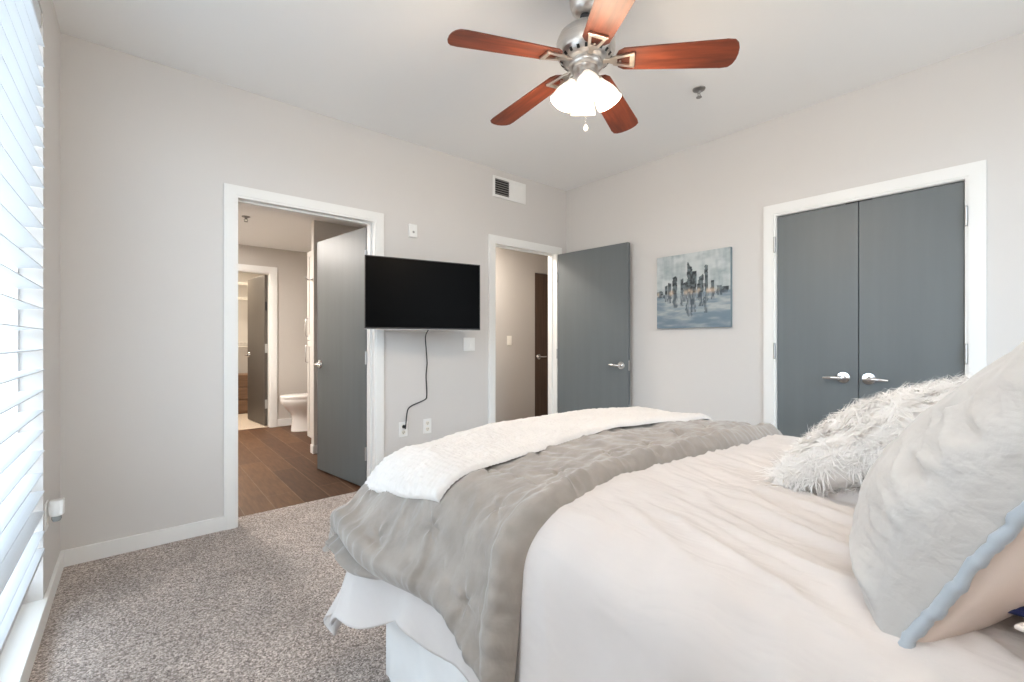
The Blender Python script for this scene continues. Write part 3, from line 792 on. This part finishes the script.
def sheet(u0, u1, v0, v1, nu, nv, ztop=.762, r=RR, flare=None, disp=None, dv=0.0, flip=False):
    """u0/u1: functions of v giving the unrolled left and right hem; returns grid of points pushed out by disp(U,V,du0,du1,dv0,dv1)"""
    A, V = np.meshgrid(np.linspace(0, 1, nu), np.linspace(v0, v1, nv), indexing='ij')
    U0 = u0(V) if callable(u0) else np.full_like(V, u0); U1 = u1(V) if callable(u1) else np.full_like(V, u1)
    U = U0+(U1-U0)*A
    Vv = V+ (dv(U, V) if callable(dv) else dv)
    fl = flare(Vv) if flare is not None else np.full_like(V, .10)
    oxl, dxl = edge(EL-U, r, fl); oxr, dxr = edge(U-ER, r, .08+0*fl)
    oy, dy = edge(Vv-EF, r, .10+0*fl)
    X = np.clip(U, EL, ER)-oxl+oxr; Y = np.minimum(Vv, EF)+oy
    dx = dxl+dxr
    Z = ztop+puff(np.clip(U, EL, ER), np.minimum(Vv, EF))-(dx**5+dy**5)**(1/5)
    P = np.stack([X, Y, Z], -1)
    gu = np.gradient(P, axis=0); gv = np.gradient(P, axis=1)
    N = np.cross(gu, gv); N /= np.linalg.norm(N, axis=-1, keepdims=True)+1e-9
    if disp is not None:
        P = P+N*disp(U, Vv, U-U0, U1-U, V-v0, v1-V)[..., None]
    return P

def ridge(x, y, seed):
    return (1-2*np.abs(vnoise(x, y, seed)))

# ---- duvet
def d_u0(v): # lower left hem: longer at the foot corner
    z = .36-.13*sstep(1.05, 1.5, v)+.012*np.sin(v*23)+.02*vnoise(v*5, v*0, 3)
    return EL-RR*PI/2-(.762-RR-z)
def d_flare(v): return .16+.21*sstep(.75, 1.45, v)
def d_disp(U, V, a0, a1, b0, b1):
    c, s = math.cos(math.radians(24)), math.sin(math.radians(24))
    p = U*c-V*s; q = U*s+V*c
    wx = .05*fbm(q*1.4, p*1.4, 41, 2)
    top = sstep(EL-.10, EL+.06, U)
    headward = .35+.65*sstep(.75, .2, V)
    r1 = np.clip(ridge((p+wx)*8, q*1.1, 1), 0, 1)**2; r2 = np.clip(ridge((p+wx)*17, q*1.7, 2), 0, 1)**2; r3 = np.clip(ridge((p-wx)*34, q*3.0, 12), 0, 1)**2
    w = headward*(.021*r1+.016*r2+.008*r3)+.003*fbm(p*40, q*6, 5, 2)
    w = w*top
    side = 1-top
    w = w+side*(.010*vnoise(V*6+U*1.5, U*1.5, 8)+.005*ridge(V*11-U*3, U*2.2, 9))
    hem = np.exp(-a0/.10)
    w = w+hem*.018*np.sin(V*19+2*vnoise(V*3, V*0, 7))*side
    return w
P = sheet(d_u0, ER+RR*PI/2+.30, -.60, EF+RR*PI/2+.36, 300, 250, flare=d_flare, disp=d_disp)
dv_o = tag(MB().grid(P).build('duvet', 'duvet', smooth=True), 'white duvet spread over the bed and hanging down its sides', 'duvet')
so = dv_o.modifiers.new('thickness', 'SOLIDIFY'); so.thickness = .008; so.offset = -1

# ---- quilt folded across the foot
def roll(d, Rr): t = np.clip(d/Rr, 0, 1); return np.sqrt(np.clip(1-(1-t)**2, 0, 1))
tufts = [(EL-.30+.21*i+(.105 if j % 2 else 0), .86+.19*j) for i in range(11) for j in range(4)]
def q_u0(v):
    z = .475-.06*sstep(.95, .75, v)+.010*np.sin(v*13+1)
    return EL-(RR+.015)*PI/2-(.767-RR-.015-z)
def q_flare(v): return .22+.58*sstep(.75, 1.42, v)
def q_disp(U, V, a0, a1, b0, b1):
    d = np.minimum(np.minimum(a0, a1), b0)
    th = .030*roll(d, .04)+.018*np.exp(-((d-.045)/.03)**2)*roll(d, .03)-.008
    g = np.exp(-(d/.045)**1.0)*(1-np.exp(-d/.008))
    along = np.where(b0 < np.minimum(a0, a1), U, V)
    th = th+g*.007*(np.sin(along*150+4*vnoise(along*9, along*0, 2))*.6+ridge(along*30, d*4, 14)*.8)
    # stitched puckers
    wr = .007*fbm(U*7, V*9, 33, 3)+.0060*ridge(U*11+V*5, V*13-U*4, 34)+.0025*fbm(U*40, V*40, 39, 2)
    side = 1-sstep(EL-.08, EL+.03, U)
    wr = wr*(1-.5*side)+side*.006*ridge(V*13+.5*vnoise(U*5, V*2, 4), U*1.2, 36)
    for tx, ty in tufts:
        dx = U-tx; dyv = V-ty; r2 = dx*dx+dyv*dyv
        wr = wr-.012*np.exp(-r2/.014**2)+.005*np.exp(-r2/.05**2)*np.cos(5*np.arctan2(dyv, dx)+tx*40)
    seam = np.exp(-((U-(EL+.035))/.006)**2)+np.exp(-((b0-.075)/.004)**2)*.5
    return th+wr*np.clip(d/.02, 0, 1)-.006*seam*np.clip(d/.03, 0, 1)
def q_dv(U, V):
    b = 1-(V-.715)/(EF+.3-.715)
    return np.clip(b, 0, 1)**3*(.030*np.sin(U*2.2+.3)+.012*np.sin(U*7)-.018*np.exp(-((U-EL+.02)/.16)**2)-.05*sstep(EL-.1, EL-.45, U))
quilt = tag(MB().grid(sheet(q_u0, ER+RR*PI/2+.20, .715, EF+RR*PI/2+.10, 330, 170, ztop=.764, r=RR+.012, flare=q_flare, disp=q_disp, dv=q_dv)).build('quilt', 'quilt', smooth=True),
            'taupe velvet quilt folded across the foot of the bed', 'quilt')
# turned lining that peeps out under the far corner hem
def l_u0(v): return q_u0(v)+.02-.062*sstep(1.08, 1.36, v)
def l_flare(v): return .21+.56*sstep(.75, 1.42, v)
def l_disp(U, V, a0, a1, b0, b1):
    d = np.minimum(a0, np.minimum(b0, 9))
    return -.012+(.022*roll(a0, .012)+.007*np.sin(V*75+3*vnoise(V*8, V*0, 3)))*np.exp(-a0/.05)
lin_o = MB().grid(sheet(l_u0, lambda v: l_u0(v)+.13, 1.02, EF+RR*PI/2+.08, 40, 120, ztop=.763, r=RR+.006, flare=l_flare, disp=l_disp)).build('lining', 'quilt', quilt, smooth=True)

# ---- sherpa throw
def t_disp(U, V, a0, a1, b0, b1):
    d = np.minimum(np.minimum(a0, a1), b0)
    th = .022+.020*roll(d, .03)
    nub = .0035*np.abs(np.sin(U*230+2*vnoise(U*12, V*12, 6)))*np.abs(np.sin(V*190+2*vnoise(U*11, V*13, 5)))
    return th+.006*fbm(U*5, V*6, 51, 2)+nub+.003*vnoise(U*60, V*60, 8)*np.clip(d/.01, 0, 1)
def t_dv(U, V):
    b = np.clip(1-(V-1.03)/.4, 0, 1)
    return b*(.02*np.sin(U*2.4+.4)+.012*np.sin(U*5+1)+.015*sstep(EL+.3, EL-.1, U))
def t_u0(v): return EL-.150-.06*sstep(1.1, 1.45, v)+.008*np.sin(v*20)
tag(MB().grid(sheet(t_u0, ER+.13, 1.03, EF+.20, 380, 120, ztop=.768, r=RR+.02, flare=d_flare, disp=t_disp, dv=t_dv)).build('throw_blanket', 'sherpa', smooth=True),
    'white sherpa throw lying along the foot end on top of the quilt', 'blanket')

# ---- bed skirt
def skirt_path():
    pts = []
    xs, yf = bX0-.028, bY1+.028
    for y in np.linspace(-.58, yf, 200): pts.append((xs, y, -1, 0, y))
    for x in np.linspace(xs, bX1+.028, 120): pts.append((x, yf, 0, 1, x+5))
    for y in np.linspace(yf, -.58, 120): pts.append((bX1+.028, y, 1, 0, y+9))
    return np.array(pts)
sp = skirt_path(); zz = np.linspace(.012, .40, 14)
G = np.zeros((len(sp), len(zz), 3))
for j, z in enumerate(zz):
    dd = 1-(z/.40)
    off = dd*(.012+.010*np.sin(sp[:, 4]*34)+.006*vnoise(sp[:, 4]*9, sp[:, 4]*0, 3))
    G[:, j, 0] = sp[:, 0]+sp[:, 2]*off; G[:, j, 1] = sp[:, 1]+sp[:, 3]*off; G[:, j, 2] = z
tag(MB().grid(G).build('bed_skirt', 'skirt', smooth=True), 'pale bed skirt hanging to the carpet below the duvet', 'bed skirt')

# ---- pillows
def frame(c, xdir, ydir):
    x = Vector(xdir).normalized(); y = Vector(ydir); y = (y-x*y.dot(x)).normalized(); z = x.cross(y)
    m = Matrix((x, y, z)).transposed().to_4x4(); m.translation = Vector(c); return m
def pillow_pts(W, Hh, T0, n, side, Mx, disp=None, conc=.05, px=.42, sag=0):
    u, v = np.meshgrid(np.linspace(-1, 1, n), np.linspace(-1, 1, n), indexing='ij')
    u = np.sin(u*PI/2)*.55+u*.45; v = np.sin(v*PI/2)*.55+v*.45
    x = W/2*u*(1-conc*(1-v*v)); y = Hh/2*v*(1-conc*(1-u*u))
    h = T0*(np.clip(1-u*u, 0, 1)**px)*(np.clip(1-v*v, 0, 1)**px)*(1-sag*v)
    if disp is not None: h = h+disp(u, v, x, y)*np.clip((1-np.maximum(np.abs(u), np.abs(v)))*14, 0, 1)
    L = np.stack([x, y, side*h], -1)
    A = np.array(Mx.to_3x3()); return L @ A.T+np.array(Mx.translation)
def rim(W, Hh, n, conc=.05):
    out = []
    for u, v in [(t, -1) for t in np.linspace(-1, 1, n)]+[(1, t) for t in np.linspace(-1, 1, n)[1:]]+[(t, 1) for t in np.linspace(1, -1, n)[1:]]+[(-1, t) for t in np.linspace(1, -1, n)[1:-1]]:
        out.append((W/2*u*(1-conc*(1-v*v)), Hh/2*v*(1-conc*(1-u*u)), 0))
    return out

# sham leaning on the head end
lean = .475
shc = (1.047, .018, .979)
SW, SH = .597, .501
Ms = frame(shc, (1, .035, 0), (.02, -math.sin(lean), math.cos(lean)))
sham = thing('pillow_sham', 'large pale grey velvet pillow sham with blue-grey piped edge leaning at right', 'pillow', shc)
def s_disp(u, v, x, y):
    ex = 1-np.abs(u); ey = 1-np.abs(v)
    g = .010*np.exp(-ex*3.5)*(ridge(y*22+.6*vnoise(x*9, y*9, 3), x*3, 3)+.5*ridge(y*46+x*4, x*4, 2))
    g = g+.006*np.exp(-ey*4)*ridge(x*24, y*5, 5)
    g = g+.008*fbm(x*5, y*5, 8, 3)+.0045*ridge(y*26-x*10, x*5, 12)
    r2 = (x+.15)**2+(y-.03)**2; g = g-.008*np.exp(-r2/.012**2)+.004*np.exp(-r2/.05**2)*np.cos(2*np.arctan2(y-.03, x+.15))
    cr = y-(.145+.05*np.sin(x*14+1))
    g = g+.014*sstep(-.004, .010, cr)*np.exp(-np.clip(cr, 0, 1)/.09)*sstep(.16, .0, np.abs(x+.02))
    return g
MB().grid(pillow_pts(SW, SH, .117, 130, -1 if (Ms.to_3x3() @ Vector((0, 0, 1))).y < 0 else 1, Ms, s_disp, conc=.03, sag=.476, px=.30)).build('front_panel', 'sham', sham, smooth=True)
fs = -1 if (Ms.to_3x3() @ Vector((0, 0, 1))).y < 0 else 1
MB().grid(pillow_pts(SW, SH, .10, 60, -fs, Ms, lambda u, v, x, y: .006*fbm(x*6, y*6, 22, 2)+.004*ridge(x*12, y*5, 23), conc=.03, sag=.2)).build('back_panel', 'shamback', sham, smooth=True)
rp = rim(SW, SH, 110, .03); rp2 = []
for i, p in enumerate(rp):
    k = .0022*float(vnoise(i*.23, 0, 71))+.0014*float(vnoise(i*.6, 3, 72))
    rp2.append(Ms @ Vector((p[0]*1.012, p[1]*1.012, -fs*.003+k)))
rr_ = [.0072+.0009*float(vnoise(i*.42, 1, 73)) for i in range(len(rp2))]
MB().tube(rp2, rr_, 10, closed=True).build('piping', 'piping', sham, smooth=True)

# cream pillow and navy cushion behind the sham
def plain_pillow(name, label, c, xd, yd, W, Hh, T0, mat):
    t = thing(name, label, 'pillow', c); Mx = frame(c, xd, yd)
    d = lambda u, v, x, y: .006*fbm(x*7, y*7, 61, 2)+.004*ridge(x*16, y*6, 62)
    m = MB(); m.grid(pillow_pts(W, Hh, T0, 50, 1, Mx, d)); m.grid(pillow_pts(W, Hh, T0*.8, 50, -1, Mx, d))
    m.build('cover', mat, t, smooth=True)
    MB().tube([Mx @ Vector(p) for p in rim(W, Hh, 40)], .0035, 8, closed=True).build('seam', mat, t, smooth=True)
plain_pillow('pillow', 'cream cotton pillow lying flat at the bottom right corner', (.8275, -.23, .828), (.35, .94, 0), (-.94, .35, 0), .42, .30, .045, 'pillow')
plain_pillow('cushion', 'navy blue cushion tucked behind the grey pillow sham', (1.01, -.035, .826), (1, .02, 0), (0, 1, 0), .42, .19, .032, 'navy')

# faux-fur cushion
fc = (1.445, .225, .905)
Mf = frame(fc, (1, -.071, .03), (.233, -math.sin(1.041), math.cos(1.041)))
fur = thing('fur_cushion', 'shaggy white faux-fur cushion leaning beside the grey pillow sham', 'pillow', fc)
FW, FH, FT = .512, .462, .102
fsg = -1 if (Mf.to_3x3() @ Vector((0, 0, 1))).y < 0 else 1
Pf = pillow_pts(FW, FH, FT, 70, fsg, Mf, conc=.06); Pb = pillow_pts(FW, FH, FT*.8, 70, -fsg, Mf, conc=.06)
MB().grid(Pf).grid(Pb).build('cover', 'fur', fur, smooth=True)
def strands(Pg, count, flip, out_v, out_f):
    n = Pg.shape[0]
    gu = np.gradient(Pg, axis=0); gv = np.gradient(Pg, axis=1); Nn = np.cross(gu, gv); Nn /= np.linalg.norm(Nn, axis=-1, keepdims=True)+1e-9
    ctr = np.array(fc)
    sgn = np.sign(((Pg-ctr)*Nn).sum()); Nn *= sgn
    area_ = np.linalg.norm(np.cross(gu, gv), axis=-1).ravel(); area_ /= area_.sum()
    clumps = RNG.choice(n*n, 900, p=area_)
    Pc = Pg.reshape(-1, 3)[clumps]; Nc = Nn.reshape(-1, 3)[clumps]
    cdir = RNG.normal(0, 1, (900, 3)); L_c = RNG.uniform(.03, .055, 900)
    up_ = np.array([0, 0, 1.0])
    for s in range(count):
        c = RNG.integers(900)
        base_ = Pc[c]+RNG.normal(0, .007, 3); nrm = Nc[c]
        base_ = base_-nrm*np.dot(base_-Pc[c], nrm)
        tang = cdir[c]+RNG.normal(0, .35, 3)-np.array([0, 0, .5]); tang -= nrm*np.dot(tang, nrm); tang /= np.linalg.norm(tang)+1e-9
        L = L_c[c]*RNG.uniform(.7, 1.25); d0 = nrm*.5+tang*.8
        side = np.cross(d0, nrm+RNG.normal(0, .3, 3)); side /= np.linalg.norm(side)+1e-9
        w_ = RNG.uniform(.0009, .0018)
        curl = tang*RNG.uniform(.2, .9)-up_*RNG.uniform(.0, .5)
        b = len(out_v); p = base_.copy(); dr_ = d0/np.linalg.norm(d0)
        for k in range(6):
            t = k/5; ww = w_*(1-.85*t)
            out_v.append(p-side*ww); out_v.append(p+side*ww)
            dr_ = dr_+curl*.22; dr_ /= np.linalg.norm(dr_); p = p+dr_*L/5
        for k in range(5): out_f.append((b+2*k, b+2*k+1, b+2*k+3, b+2*k+2))
sv, sf = [], []
strands(Pf, 13000, 1, sv, sf); strands(Pb, 4000, -1, sv, sf)
mm3 = MB(); mm3.v = [tuple(p) for p in sv]; mm3.f = sf; mm3.mi = [0]*len(sf)
me_o = mm3.build('fur', 'fur', fur, smooth=True); me_o['kind'] = 'stuff'
